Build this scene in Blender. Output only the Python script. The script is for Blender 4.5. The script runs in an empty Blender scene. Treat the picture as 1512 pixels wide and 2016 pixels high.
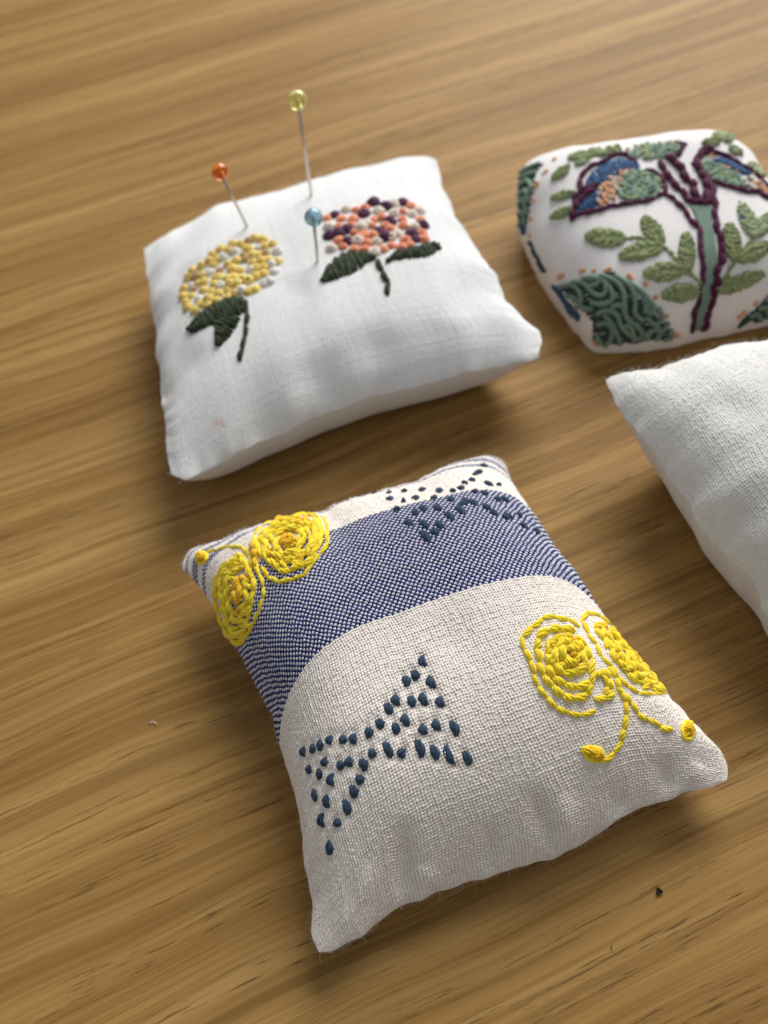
import bpy, bmesh, math, random
import numpy as np
from mathutils import Vector, Matrix
from mathutils.bvhtree import BVHTree

random.seed(7); rng = np.random.RandomState(11)
scn = bpy.context.scene
COL = scn.collection

# ------------------------------------------------------------------ camera
F_PX, PITCH, ROLL, CAM_H = 1700.0, math.radians(53.5), math.radians(-9.0), 0.130
FW = Vector((0, math.cos(PITCH), -math.sin(PITCH)))
UP0 = Vector((0, math.sin(PITCH), math.cos(PITCH)))
RT0 = Vector((1, 0, 0))
cr, sr = math.cos(ROLL), math.sin(ROLL)
RT = RT0 * cr + UP0 * sr
UP = RT0 * -sr + UP0 * cr
CAM = Vector((0, 0, CAM_H))
cd = bpy.data.cameras.new('camera'); cam = bpy.data.objects.new('camera', cd); COL.objects.link(cam)
cam.matrix_world = Matrix(((RT.x, UP.x, -FW.x, CAM.x), (RT.y, UP.y, -FW.y, CAM.y), (RT.z, UP.z, -FW.z, CAM.z), (0, 0, 0, 1)))
cd.sensor_fit = 'HORIZONTAL'; cd.sensor_width = 36; cd.lens = 36 * F_PX / 1512
cd.clip_start = 0.005; cd.clip_end = 20
cd.dof.use_dof = True; cd.dof.focus_distance = 0.121; cd.dof.aperture_fstop = cd.lens / 1.65
scn.camera = cam
scn.render.resolution_x, scn.render.resolution_y = 768, 1024

# ------------------------------------------------------------------ world + light + exposure
w = bpy.data.worlds.new('World'); scn.world = w; w.use_nodes = True
w.node_tree.nodes['Background'].inputs[0].default_value = (0.96, 0.98, 1.0, 1)
w.node_tree.nodes['Background'].inputs[1].default_value = 0.32
def area(name, loc, target, sx, sy, power, color):
    l = bpy.data.lights.new(name, 'AREA'); l.shape = 'RECTANGLE'; l.size = sx; l.size_y = sy
    l.energy = power; l.color = color
    o = bpy.data.objects.new(name, l); COL.objects.link(o); o.location = loc
    o.rotation_euler = (Vector(target) - Vector(loc)).to_track_quat('-Z', 'Y').to_euler()
    return o
area('window_light', (0.62, 1.28, 0.95), (0, 0.1, 0), 1.15, 0.9, 43.0, (1.0, 0.985, 0.96))
scn.view_settings.view_transform = 'Standard'; scn.view_settings.look = 'None'
scn.view_settings.exposure = -0.06; scn.view_settings.gamma = 1
scn.render.engine = 'CYCLES'

# ------------------------------------------------------------------ pixel helpers (pixels of the 1512 x 2016 photograph)
def ray(p):
    return (RT * ((p[0] - 756) / F_PX) - UP * ((p[1] - 1008) / F_PX) + FW)
def at_z(p, z):
    d = ray(p); return CAM + d * ((z - CAM_H) / d.z)
def zoom(ox, oy, s):
    return lambda *pts: [(ox + x / s, oy + y / s) for x, y in pts]
Z1 = zoom(270, 150, 3.36); Z2 = zoom(560, 280, 2.8); Z3 = zoom(1000, 240, 2.953)
Z4 = zoom(340, 880, 3.6); Z5 = zoom(640, 880, 2.908); Z6 = zoom(560, 1260, 3.78); Z7 = zoom(980, 1180, 3.15)

# ------------------------------------------------------------------ node helpers
def mat(name):
    m = bpy.data.materials.new(name); m.use_nodes = True
    nt = m.node_tree; b = nt.nodes['Principled BSDF']
    return m, nt, b
def N(nt, t, **kw):
    n = nt.nodes.new(t)
    for k, v in kw.items(): setattr(n, k, v)
    return n
def mth(nt, op, a, b=None, c=None, clamp=False):
    n = nt.nodes.new('ShaderNodeMath'); n.operation = op; n.use_clamp = clamp
    for i, v in enumerate((a, b, c)):
        if v is None: continue
        if isinstance(v, (int, float)): n.inputs[i].default_value = v
        else: nt.links.new(v, n.inputs[i])
    return n.outputs[0]
def mixc(nt, fac, a, b, mode='MIX'):
    n = nt.nodes.new('ShaderNodeMix'); n.data_type = 'RGBA'; n.blend_type = mode
    for s, v in ((n.inputs['Factor'], fac), (n.inputs['A'], a), (n.inputs['B'], b)):
        s = [i for i in n.inputs if i.name == s.name and i.type == ('VALUE' if s.name == 'Factor' else 'RGBA')][0]
        if isinstance(v, (int, float)): s.default_value = v
        elif isinstance(v, tuple): s.default_value = v if len(v) == 4 else (*v, 1)
        else: nt.links.new(v, s)
    return [o for o in n.outputs if o.type == 'RGBA'][0]
def ramp(nt, fac, stops, interp='LINEAR'):
    n = nt.nodes.new('ShaderNodeValToRGB'); n.color_ramp.interpolation = interp
    e = n.color_ramp.elements
    while len(e) < len(stops): e.new(0.5)
    for el, (p, c) in zip(e, stops):
        el.position = p; el.color = c if len(c) == 4 else (*c, 1)
    if fac is not None: nt.links.new(fac, n.inputs[0])
    return n.outputs[0]
def noise(nt, vec, scale, detail=3, rough=0.55, dist=0.0):
    n = nt.nodes.new('ShaderNodeTexNoise'); n.inputs['Scale'].default_value = scale
    n.inputs['Detail'].default_value = detail; n.inputs['Roughness'].default_value = rough
    n.inputs['Distortion'].default_value = dist
    if vec is not None: nt.links.new(vec, n.inputs['Vector'])
    return n.outputs['Fac']
def mapping(nt, vec, scale=(1, 1, 1), rot=(0, 0, 0), loc=(0, 0, 0)):
    n = nt.nodes.new('ShaderNodeMapping'); nt.links.new(vec, n.inputs['Vector'])
    n.inputs['Scale'].default_value = scale; n.inputs['Rotation'].default_value = rot; n.inputs['Location'].default_value = loc
    return n.outputs[0]
def bump(nt, b, h, strength, dist):
    n = nt.nodes.new('ShaderNodeBump'); n.inputs['Strength'].default_value = strength; n.inputs['Distance'].default_value = dist
    nt.links.new(h, n.inputs['Height']); nt.links.new(n.outputs[0], b.inputs['Normal'])

# ------------------------------------------------------------------ materials
GRAIN = math.radians(15.5)
def wood_mat():
    m, nt, b = mat('oak_wood')
    tc = N(nt, 'ShaderNodeTexCoord').outputs['Object']
    p0 = mapping(nt, tc, rot=(0, 0, -GRAIN))
    # slow waviness of the grain
    wv = noise(nt, mapping(nt, p0, scale=(9, 14, 1)), 1.0, 2)
    wv2 = noise(nt, mapping(nt, p0, scale=(45, 60, 1)), 1.0, 2)
    sep = N(nt, 'ShaderNodeSeparateXYZ'); nt.links.new(p0, sep.inputs[0])
    y = mth(nt, 'ADD', sep.outputs[1], mth(nt, 'ADD', mth(nt, 'MULTIPLY', wv, 0.010), mth(nt, 'MULTIPLY', wv2, 0.0007)))
    cb = N(nt, 'ShaderNodeCombineXYZ'); nt.links.new(sep.outputs[0], cb.inputs[0]); nt.links.new(y, cb.inputs[1])
    p = cb.outputs[0]
    broad = noise(nt, mapping(nt, p, scale=(2.5, 55, 1)), 1.0, 3, 0.6)
    mid = noise(nt, mapping(nt, p, scale=(6, 210, 1), loc=(3, 7, 0)), 1.0, 4, 0.65)
    fine = noise(nt, mapping(nt, p, scale=(14, 1300, 1), loc=(1, 2, 0)), 1.0, 4, 0.65)
    mid2 = noise(nt, mapping(nt, p, scale=(9, 520, 1), loc=(5, 1, 0)), 1.0, 3, 0.6)
    base = ramp(nt, broad, [(0.30, (0.245, 0.130, 0.034)), (0.47, (0.385, 0.228, 0.070)), (0.66, (0.515, 0.330, 0.122))])
    streak = ramp(nt, mid, [(0.36, (0, 0, 0)), (0.5, (0.6, 0.6, 0.6)), (0.62, (1, 1, 1))])
    c1 = mixc(nt, mth(nt, 'MULTIPLY', mth(nt, 'SUBTRACT', 1.0, streak), 0.70), base, (0.190, 0.096, 0.024))
    c1 = mixc(nt, mth(nt, 'MULTIPLY', ramp(nt, mid2, [(0.34, (1, 1, 1)), (0.5, (0, 0, 0))]), 0.48), c1, (0.200, 0.104, 0.028))
    c1 = mixc(nt, mth(nt, 'MULTIPLY', ramp(nt, mid2, [(0.54, (0, 0, 0)), (0.68, (1, 1, 1))]), 0.22), c1, (0.57, 0.38, 0.155))
    c1 = mixc(nt, mth(nt, 'MULTIPLY', ramp(nt, fine, [(0.5, (0, 0, 0)), (0.68, (1, 1, 1))]), 0.28), c1, (0.55, 0.365, 0.15))
    c1 = mixc(nt, mth(nt, 'MULTIPLY', ramp(nt, fine, [(0.30, (1, 1, 1)), (0.47, (0, 0, 0))]), 0.50), c1, (0.165, 0.085, 0.024))
    # open pores: short dark dashes gathered in lines
    zone = ramp(nt, noise(nt, mapping(nt, p, scale=(5, 230, 1), loc=(9, 4, 0)), 1.0, 3, 0.6), [(0.47, (0, 0, 0)), (0.57, (1, 1, 1))])
    dash = ramp(nt, noise(nt, mapping(nt, p, scale=(110, 2300, 1), loc=(2, 5, 0)), 1.0, 3, 0.65), [(0.56, (0, 0, 0)), (0.64, (1, 1, 1))])
    pore = mth(nt, 'MULTIPLY', zone, dash)
    speck = noise(nt, mapping(nt, p, scale=(1500, 3000, 1)), 1.0, 2)
    c1 = mixc(nt, mth(nt, 'MULTIPLY', speck, 0.16), c1, (0.20, 0.11, 0.035))
    c2 = mixc(nt, mth(nt, 'MULTIPLY', pore, 0.70), c1, (0.085, 0.045, 0.016))
    c2 = mixc(nt, 1.0, c2, (0.89, 0.845, 0.79), "MULTIPLY")
    nt.links.new(c2, b.inputs['Base Color'])
    nt.links.new(mth(nt, 'ADD', 0.48, mth(nt, 'MULTIPLY', fine, 0.18)), b.inputs['Roughness'])
    b.inputs['Specular IOR Level'].default_value = 0.12
    h = mth(nt, 'SUBTRACT', mth(nt, 'ADD', mth(nt, 'MULTIPLY', fine, 0.35), mth(nt, 'MULTIPLY', mid, 0.3)), pore)
    bump(nt, b, h, 0.35, 0.00012)
    return m

def weave_mask(nt, uvname='weave'):
    uv = N(nt, 'ShaderNodeUVMap'); uv.uv_map = uvname
    s = N(nt, 'ShaderNodeSeparateXYZ'); nt.links.new(uv.outputs[0], s.inputs[0])
    U, V = s.outputs[0], s.outputs[1]
    A = mth(nt, 'SINE', mth(nt, 'MULTIPLY', U, math.pi)); B = mth(nt, 'SINE', mth(nt, 'MULTIPLY', V, math.pi))
    over = mth(nt, 'GREATER_THAN', mth(nt, 'MULTIPLY', A, B), 0.0)      # 1: warp on top
    return uv.outputs[0], U, V, mth(nt, 'ABSOLUTE', A), mth(nt, 'ABSOLUTE', B), over
def thread_rand(nt, U, k, seed):
    wn = N(nt, 'ShaderNodeTexWhiteNoise', noise_dimensions='2D')
    cb = N(nt, 'ShaderNodeCombineXYZ'); nt.links.new(mth(nt, 'FLOOR', U), cb.inputs[0]); cb.inputs[1].default_value = seed
    if k is not None: nt.links.new(k, cb.inputs[1])
    nt.links.new(cb.outputs[0], wn.inputs['Vector']); return wn.outputs['Value']

def linen_mat(name, col, weave_bump=0.5, var=0.06, stain=False, holes=0.0):
    m, nt, b = mat(name)
    uv, U, V, A, B, over = weave_mask(nt)
    hW = mth(nt, 'MULTIPLY', A, mth(nt, 'ADD', 0.4, mth(nt, 'MULTIPLY', B, 0.6)))
    hF = mth(nt, 'MULTIPLY', B, mth(nt, 'ADD', 0.4, mth(nt, 'MULTIPLY', A, 0.6)))
    h = mth(nt, 'ADD', mth(nt, 'MULTIPLY', hW, over), mth(nt, 'MULTIPLY', hF, mth(nt, 'SUBTRACT', 1.0, over)))
    r1 = noise(nt, mapping(nt, uv, scale=(0.9, 0.05, 1)), 1.0, 2); r2 = noise(nt, mapping(nt, uv, scale=(0.05, 0.9, 1)), 1.0, 2)
    lo = noise(nt, mapping(nt, uv, scale=(0.22, 0.012, 1)), 1.0, 3); lo2 = noise(nt, mapping(nt, uv, scale=(0.012, 0.22, 1)), 1.0, 3)
    v = mth(nt, 'ADD', mth(nt, 'ADD', 1.0 - var * 1.8, mth(nt, 'MULTIPLY', mth(nt, 'ADD', lo, lo2), var * 0.8)), mth(nt, 'MULTIPLY', mth(nt, 'ADD', mth(nt, 'MULTIPLY', r1, over), mth(nt, 'MULTIPLY', r2, mth(nt, 'SUBTRACT', 1.0, over))), 2 * var))
    c = mixc(nt, 1.0, col, v, 'MULTIPLY')
    cw = N(nt, 'ShaderNodeCombineColor')
    for i in range(3): nt.links.new(v, cw.inputs[i])
    c = mixc(nt, 1.0, col, cw.outputs[0], 'MULTIPLY')
    if stain:
        at = N(nt, 'ShaderNodeAttribute', attribute_name='stain')
        c = mixc(nt, at.outputs['Fac'], c, (0.80, 0.42, 0.42))
    nt.links.new(c, b.inputs['Base Color'])
    b.inputs['Roughness'].default_value = 0.9; b.inputs['Specular IOR Level'].default_value = 0.15
    b.inputs['Sheen Weight'].default_value = 0.25; b.inputs['Sheen Roughness'].default_value = 0.5
    if holes:
        rh = thread_rand(nt, U, mth(nt, 'FLOOR', V), 0)
        hole = mth(nt, 'LESS_THAN', mth(nt, 'MAXIMUM', A, B), mth(nt, 'ADD', holes * 0.5, mth(nt, 'MULTIPLY', rh, holes)))
        nt.links.new(mth(nt, 'SUBTRACT', 1.0, hole), b.inputs['Alpha'])
    slub = noise(nt, mapping(nt, uv, scale=(0.30, 0.06, 1)), 1.0, 3); fib = noise(nt, mapping(nt, uv, scale=(2.2, 2.2, 1)), 1.0, 3)
    bump(nt, b, mth(nt, 'ADD', fib, mth(nt, 'MULTIPLY', slub, 1.2)), weave_bump, 0.0001)
    return m

def striped_mat(M, stops):
    m, nt, b = mat('striped_linen')
    uv, U, V, A, B, over = weave_mask(nt)
    cellv = mth(nt, 'DIVIDE', mth(nt, 'ADD', mth(nt, 'FLOOR', V), 0.5), M * 1.15)
    blue = ramp(nt, cellv, [(p / 1.15, (c, c, c)) for p, c in stops], 'CONSTANT')
    rw = thread_rand(nt, U, None, 3.0); rf = thread_rand(nt, V, None, 8.0)
    rp = thread_rand(nt, U, mth(nt, 'FLOOR', V), 0)
    slub = noise(nt, mapping(nt, uv, scale=(0.12, 0.02, 1)), 1.0, 3)
    slub2 = noise(nt, mapping(nt, uv, scale=(0.02, 0.12, 1)), 1.0, 3)
    cream = mixc(nt, mth(nt, 'MULTIPLY', rp, 0.5), (0.89, 0.82, 0.755), (0.75, 0.67, 0.605))
    cream = mixc(nt, mth(nt, 'MULTIPLY', slub, 0.35), cream, (0.85, 0.81, 0.76))
    navy = mixc(nt, rp, (0.010, 0.013, 0.080), (0.030, 0.040, 0.19))
    navy = mixc(nt, ramp(nt, slub2, [(0.5, (0, 0, 0)), (0.75, (1, 1, 1))]), navy, (0.020, 0.030, 0.15))
    pale = mixc(nt, mth(nt, 'MULTIPLY', rp, 0.6), (0.76, 0.76, 0.80), (0.55, 0.55, 0.62))
    # white weft shows as dots over the navy warp
    dots = mth(nt, 'MULTIPLY', mth(nt, 'SUBTRACT', 1.0, over), mth(nt, 'GREATER_THAN', mth(nt, 'MULTIPLY', B, mth(nt, 'ADD', A, mth(nt, 'MULTIPLY', rp, 0.40))), mth(nt, 'ADD', 0.60, mth(nt, 'MULTIPLY', mth(nt, 'ADD', slub, slub2), -0.27))))
    bcol = mixc(nt, dots, navy, pale)
    c = mixc(nt, blue, cream, bcol)
    nt.links.new(c, b.inputs['Base Color'])
    b.inputs['Roughness'].default_value = 0.88; b.inputs['Specular IOR Level'].default_value = 0.15
    b.inputs['Sheen Weight'].default_value = 0.12; b.inputs['Sheen Roughness'].default_value = 0.45
    # pin holes between the threads are open
    rh = thread_rand(nt, U, mth(nt, 'FLOOR', V), 0)
    hole = mth(nt, 'LESS_THAN', mth(nt, 'MAXIMUM', A, B), mth(nt, 'ADD', 0.28, mth(nt, 'MULTIPLY', rh, 0.34)))
    nt.links.new(mth(nt, 'SUBTRACT', 1.0, hole), b.inputs['Alpha'])
    fib = noise(nt, mapping(nt, uv, scale=(2.2, 2.2, 1)), 1.0, 3)
    bump(nt, b, fib, 0.5, 0.00006)
    return m

def floss(name, col, col2=None, sheen=0.3):
    col2 = col2 or tuple(c * 0.72 for c in col)
    m, nt, b = mat(name)
    oi = N(nt, 'ShaderNodeObjectInfo').outputs['Random']
    tc = N(nt, 'ShaderNodeTexCoord').outputs['Object']
    n1 = noise(nt, mapping(nt, tc, scale=(3.0, 5, 5)), 1.0, 3)
    f = mth(nt, 'ADD', mth(nt, 'MULTIPLY', oi, 0.6), mth(nt, 'MULTIPLY', n1, 0.4))
    nt.links.new(mixc(nt, f, col, col2), b.inputs['Base Color'])
    b.inputs['Roughness'].default_value = 0.75; b.inputs['Specular IOR Level'].default_value = 0.18
    b.inputs['Sheen Weight'].default_value = sheen; b.inputs['Sheen Roughness'].default_value = 0.4
    bump(nt, b, noise(nt, mapping(nt, tc, scale=(5, 11, 11), rot=(0.6, 0, 0)), 1.0, 2), 0.8, 0.00012)
    return m

def plain(name, col, rough=0.9, metallic=0.0, spec=0.2):
    m, nt, b = mat(name)
    tc = N(nt, 'ShaderNodeTexCoord').outputs['Object']
    nt.links.new(mixc(nt, noise(nt, tc, 900, 2), tuple(c * 0.8 for c in col), col), b.inputs['Base Color'])
    b.inputs['Roughness'].default_value = rough; b.inputs['Metallic'].default_value = metallic
    b.inputs['Specular IOR Level'].default_value = spec
    return m
def glass(name, col, deep):
    m, nt, b = mat(name)
    tc = N(nt, 'ShaderNodeTexCoord').outputs['Object']
    nt.links.new(mixc(nt, noise(nt, mapping(nt, tc, scale=(600, 600, 200)), 1.0, 2), col, deep), b.inputs['Base Color'])
    b.inputs['Transmission Weight'].default_value = 0.65; b.inputs['Roughness'].default_value = 0.05; b.inputs['IOR'].default_value = 1.5
    return m

M_WOOD = wood_mat()
M_WHITE = linen_mat('white_linen', (0.80, 0.805, 0.805), 0.6, 0.06, stain=True, holes=0.34)
M_OFFW = linen_mat('off_white_linen', (0.78, 0.77, 0.74), 0.8, 0.08, holes=0.42)
M_COTTON = linen_mat('white_cotton', (0.80, 0.775, 0.775), 0.25, 0.03)
M_YEL = floss('yellow_floss', (0.98, 0.81, 0.04), (0.97, 0.72, 0.022))
M_GOLD = floss('golden_floss', (0.93, 0.58, 0.012), (0.86, 0.47, 0.010))
M_TEALBLUE = floss('slate_blue_floss', (0.018, 0.043, 0.084), (0.034, 0.070, 0.125))
M_LYEL = floss('pale_yellow_floss', (0.88, 0.69, 0.22), (0.80, 0.57, 0.13))
M_WFL = floss('white_floss', (0.82, 0.80, 0.76), (0.76, 0.72, 0.68))
M_TAN = floss('tan_floss', (0.50, 0.32, 0.16), (0.56, 0.38, 0.2))
M_DGREEN = floss('dark_green_floss', (0.026, 0.040, 0.016), (0.042, 0.060, 0.024), 0.15)
M_CORAL = floss('coral_floss', (0.88, 0.36, 0.22), (0.82, 0.28, 0.15))
M_PURP = floss('dark_purple_floss', (0.075, 0.025, 0.065), (0.11, 0.04, 0.09), 0.2)
M_CREAM = floss('cream_floss', (0.78, 0.70, 0.61), (0.70, 0.60, 0.52))
M_PLUM = floss('plum_floss', (0.075, 0.010, 0.042), (0.11, 0.018, 0.062), 0.12)
M_LEAF = floss('leaf_green_floss', (0.34, 0.39, 0.19), (0.25, 0.305, 0.135))
M_LEAF2 = floss('pale_green_floss', (0.42, 0.48, 0.28), (0.30, 0.38, 0.20))
M_SAGE = floss('sage_teal_floss', (0.20, 0.29, 0.23), (0.14, 0.22, 0.17))
M_DSAGE = floss('deep_teal_floss', (0.03, 0.06, 0.05), (0.05, 0.09, 0.075), 0.1)
M_MINT = floss('mint_floss', (0.38, 0.52, 0.40), (0.24, 0.38, 0.29))
M_BLUE = floss('blue_floss', (0.035, 0.115, 0.27), (0.022, 0.075, 0.20))
M_PEACH = floss('peach_floss', (0.76, 0.36, 0.17), (0.80, 0.48, 0.28))
M_FUZZ = plain('fibre_fuzz', (0.72, 0.68, 0.62))
M_FUZZW = plain('white_fibre_fuzz', (0.80, 0.80, 0.79))
M_STEEL = plain('pin_steel', (0.62, 0.58, 0.52), 0.3, 1.0)
M_CRUMB = plain('black_crumb', (0.012, 0.012, 0.012), 0.7)

# ------------------------------------------------------------------ object helpers
def link(name, me, material=None, parent=None):
    o = bpy.data.objects.new(name, me); COL.objects.link(o)
    if material is not None and me is not None and not me.materials: me.materials.append(material)
    if parent is not None: o.parent = parent
    return o
def mesh(name, verts, faces, smooth=True):
    me = bpy.data.meshes.new(name); me.from_pydata([tuple(v) for v in verts], [], faces); me.update()
    if smooth: me.polygons.foreach_set('use_smooth', [True] * len(me.polygons))
    return me
def tag(o, label, cat, group=None, kind=None):
    o['label'] = label; o['category'] = cat
    if group: o['group'] = group
    if kind: o['kind'] = kind
    return o
def empty(name, loc):
    o = bpy.data.objects.new(name, None); COL.objects.link(o); o.location = loc; o.empty_display_size = 0.01
    return o
def tube_mesh(paths, sides=6, cap=True):
    """paths: list of (points, radii); one mesh"""
    V, Fc = [], []
    for pts, rad in paths:
        n = len(pts); base = len(V)
        prev = None
        for i, p in enumerate(pts):
            t = (pts[min(i + 1, n - 1)] - pts[max(i - 1, 0)]).normalized()
            ref = prev if prev is not None else (Vector((0, 0, 1)) if abs(t.z) < 0.9 else Vector((1, 0, 0)))
            a = (ref - t * ref.dot(t)).normalized(); prev = a; b = t.cross(a)
            for k in range(sides):
                an = 2 * math.pi * k / sides
                V.append(p + (a * math.cos(an) + b * math.sin(an)) * rad[i])
        for i in range(n - 1):
            for k in range(sides):
                k2 = (k + 1) % sides
                Fc.append((base + i * sides + k, base + i * sides + k2, base + (i + 1) * sides + k2, base + (i + 1) * sides + k))
        if cap:
            Fc.append(tuple(base + k for k in range(sides))[::-1])
            Fc.append(tuple(base + (n - 1) * sides + k for k in range(sides)))
    return V, Fc

def resample(pts, n):
    P = np.array(pts, float); d = np.r_[0, np.cumsum(np.linalg.norm(np.diff(P, axis=0), axis=1))]
    t = np.linspace(0, d[-1], n)
    return np.stack([np.interp(t, d, P[:, i]) for i in range(P.shape[1])], 1)
def smooth_curve(P, it):
    P = P.copy()
    for _ in range(it):
        P[1:-1] = 0.5 * P[1:-1] + 0.25 * (P[:-2] + P[2:])
    return P
def plen(pts):
    P = np.array(pts, float); return np.linalg.norm(np.diff(P, axis=0), axis=1).sum()

# ------------------------------------------------------------------ stuffed cushion surface
class Cushion:
    """four seam curves traced on the table, a domed top panel and a domed bottom panel"""
    def __init__(s, back, right, front, left, zc, zmid, Ht, Hb, n=3.5, nbot=5.0, q=0.9, nb=110, lumps=0.0003, seed=1, puck=0.0004, smooth=6, ruffle=0.00013, nf=None):
        s.nf = nf
        # zc: seam height at BL, BR, FR, FL ; zmid: extra height at mid edge
        K = 160
        def side(px, z0, z1, zm):
            P2 = smooth_curve(resample(px, K), smooth); t = np.linspace(0, 1, K)
            z = z0 * (1 - t) + z1 * t + zm * np.sin(math.pi * t)
            return np.array([tuple(at_z(a, zz)) for a, zz in zip(P2, z)])
        s.B = side(back, zc[0], zc[1], zmid[0]); s.R = side(right, zc[1], zc[2], zmid[1])[::-1]
        s.Fr = side(front, zc[3], zc[2], zmid[2]); s.L = side(left, zc[0], zc[3], zmid[3])[::-1]
        jr = np.random.RandomState(seed + 50); tt = np.linspace(0, 1, K); env = np.tanh(14 * tt) * np.tanh(14 * (1 - tt))
        s.ruf = []
        for C in (s.B, s.R, s.Fr, s.L):
            T = np.gradient(C, axis=0); Nl = np.stack([-T[:, 1], T[:, 0], 0 * T[:, 0]], 1); Nl /= np.linalg.norm(Nl, axis=1, keepdims=True)
            o = []
            for f0, f1, am, dec in ((40, 130, 0.40, 0.035), (12, 45, 1.0, 0.12)):
                w1 = sum(jr.uniform(.3, 1) * np.sin(jr.uniform(f0, f1) * tt + jr.uniform(0, 6.3)) for _ in range(6)) * ruffle * am
                w2 = sum(jr.uniform(.3, 1) * np.sin(jr.uniform(f0, f1) * tt + jr.uniform(0, 6.3)) for _ in range(6)) * ruffle * 1.4 * am
                D = Nl * (w1 * env)[:, None]; D[:, 2] += w2 * env; o.append((D, dec))
            s.ruf.append(o)
        s.Ht, s.Hb, s.n, s.nbot, s.q, s.lumps, s.puck = Ht, Hb, n, nbot, q, lumps, puck
        r = np.random.RandomState(seed)
        s.lum = [(r.uniform(-1, 1, 2) * r.uniform(3, 10), r.uniform(0, 6.28), r.uniform(0.4, 1)) for _ in range(9)]
        s.pk = [[(r.uniform(5, 38), r.uniform(0, 6.28), r.uniform(0.4, 1)) for _ in range(7)] for _ in range(4)]
        s.creases = []; s.dimples = []
        s.ua = s.va = None
        # arc length re-parametrisation so the cloth is not stretched near the seams
        t = np.linspace(0, 1, 600)
        pu = s.base(t, np.full_like(t, 0.5)); pv = s.base(np.full_like(t, 0.5), t)
        for P, nm in ((pu, 'ua'), (pv, 'va')):
            d = np.r_[0, np.cumsum(np.linalg.norm(np.diff(P, axis=0), axis=1))]; setattr(s, nm, (d / d[-1], t)); setattr(s, nm + 'len', d[-1])
        s.nb = nb
        s.rebuild()
    def coons(s, u, v):
        t = np.linspace(0, 1, len(s.B))
        def ev(C, x): return np.stack([np.interp(x, t, C[:, i]) for i in range(3)], -1)
        U, V = u[..., None], v[..., None]
        return ((1 - V) * ev(s.Fr, u) + V * ev(s.B, u) + (1 - U) * ev(s.L, v) + U * ev(s.R, v)
                - ((1 - U) * (1 - V) * s.Fr[0] + U * (1 - V) * s.Fr[-1] + (1 - U) * V * s.B[0] + U * V * s.B[-1]))
    def prof(s, u, v, n=None):
        n = n or s.n
        a = np.clip(1 - np.abs(2 * u - 1) ** n, 0, 1); nv = np.where(v < 0.5, s.nf, n) if (s.nf and n == s.n) else n; b = np.clip(1 - np.abs(2 * v - 1) ** nv, 0, 1)
        return (a * b) ** s.q
    def base(s, u, v, top=True):
        P = s.coons(u, v); tt = np.linspace(0, 1, len(s.B))
        for o, d, al in zip(s.ruf, (1 - v, 1 - u, v, u), (u, v, u, v)):
            for D, dec in o:
                P = P + np.stack([np.interp(al, tt, D[:, i]) for i in range(3)], -1) * np.exp(-d / dec)[..., None]
        pr = s.prof(u, v, None if top else s.nbot)
        if top:
            lump = sum(a * np.sin(k[0] * u + k[1] * v + ph) for k, ph, a in s.lum)
            z = s.Ht * pr + s.lumps * lump * np.tanh(pr * 1.6)
            for i, d, al in ((0, 1 - v, u), (1, 1 - u, v), (2, v, u), (3, u, v)):
                n = sum(a * np.sin(f * al + ph) for f, ph, a in s.pk[i])
                z = z + s.puck * n * np.exp(-d / 0.10) * (1 - np.exp(-d / 0.02)) * np.tanh(8 * al * (1 - al))
            P = P.copy(); P[..., 2] += z
        else:
            P = P.copy(); P[..., 2] = np.maximum(P[..., 2] - s.Hb * pr, 0.0002)
        return P
    def uv(s, a, b):
        return np.interp(a, *s.ua), np.interp(b, *s.va)
    def surf(s, a, b):
        u, v = s.uv(a, b); P = s.base(u, v)
        for (p0, p1, wdt, dep) in s.creases:
            p0, p1 = np.array(p0), np.array(p1); dd = p1 - p0
            x = np.stack([a, b], -1) - p0; t = np.clip((x @ dd) / (dd @ dd), 0, 1)
            dist = np.linalg.norm(x - t[..., None] * dd, axis=-1)
            P[..., 2] -= dep * np.exp(-(dist / wdt) ** 2) * np.sin(math.pi * np.clip(t, 0.0, 1)) ** 1.3 * np.tanh(s.prof(u, v) * 10)
        for (a0, b0, rad, dep) in s.dimples:
            sel = (np.abs(a - a0) < 3 * rad) & (np.abs(b - b0) < 3 * rad)
            P[..., 2] -= np.where(sel, dep * np.exp(-(((a - a0) ** 2 + (b - b0) ** 2) / rad ** 2)), 0)
        return P
    def grid(s, na, nb2):
        a, b = np.meshgrid(np.linspace(0, 1, na), np.linspace(0, 1, nb2), indexing='ij')
        return a, b, s.surf(a, b)
    def rebuild(s):
        n = s.nb; s.ga, s.gb, P = s.grid(n, n); s.P = P
        idx = np.arange(n * n).reshape(n, n)
        f = np.stack([idx[:-1, :-1], idx[1:, :-1], idx[1:, 1:], idx[:-1, 1:]], -1).reshape(-1, 4)
        s.bvh = BVHTree.FromPolygons([tuple(x) for x in P.reshape(-1, 3)], [tuple(int(k) for k in x) for x in f])
    def _ab(s, loc, fi):
        n = s.nb - 1; i, j = divmod(fi, n)
        q = s.P
        A, Bv, C = q[i, j], q[i + 1, j], q[i, j + 1]; l = np.array(loc) - A
        e1, e2 = Bv - A, C - A; M2 = np.array([[e1 @ e1, e1 @ e2], [e1 @ e2, e2 @ e2]])
        x = np.linalg.lstsq(M2, np.array([l @ e1, l @ e2]), rcond=None)[0]
        return (i + float(np.clip(x[0], 0, 1))) / n, (j + float(np.clip(x[1], 0, 1))) / n
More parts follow.
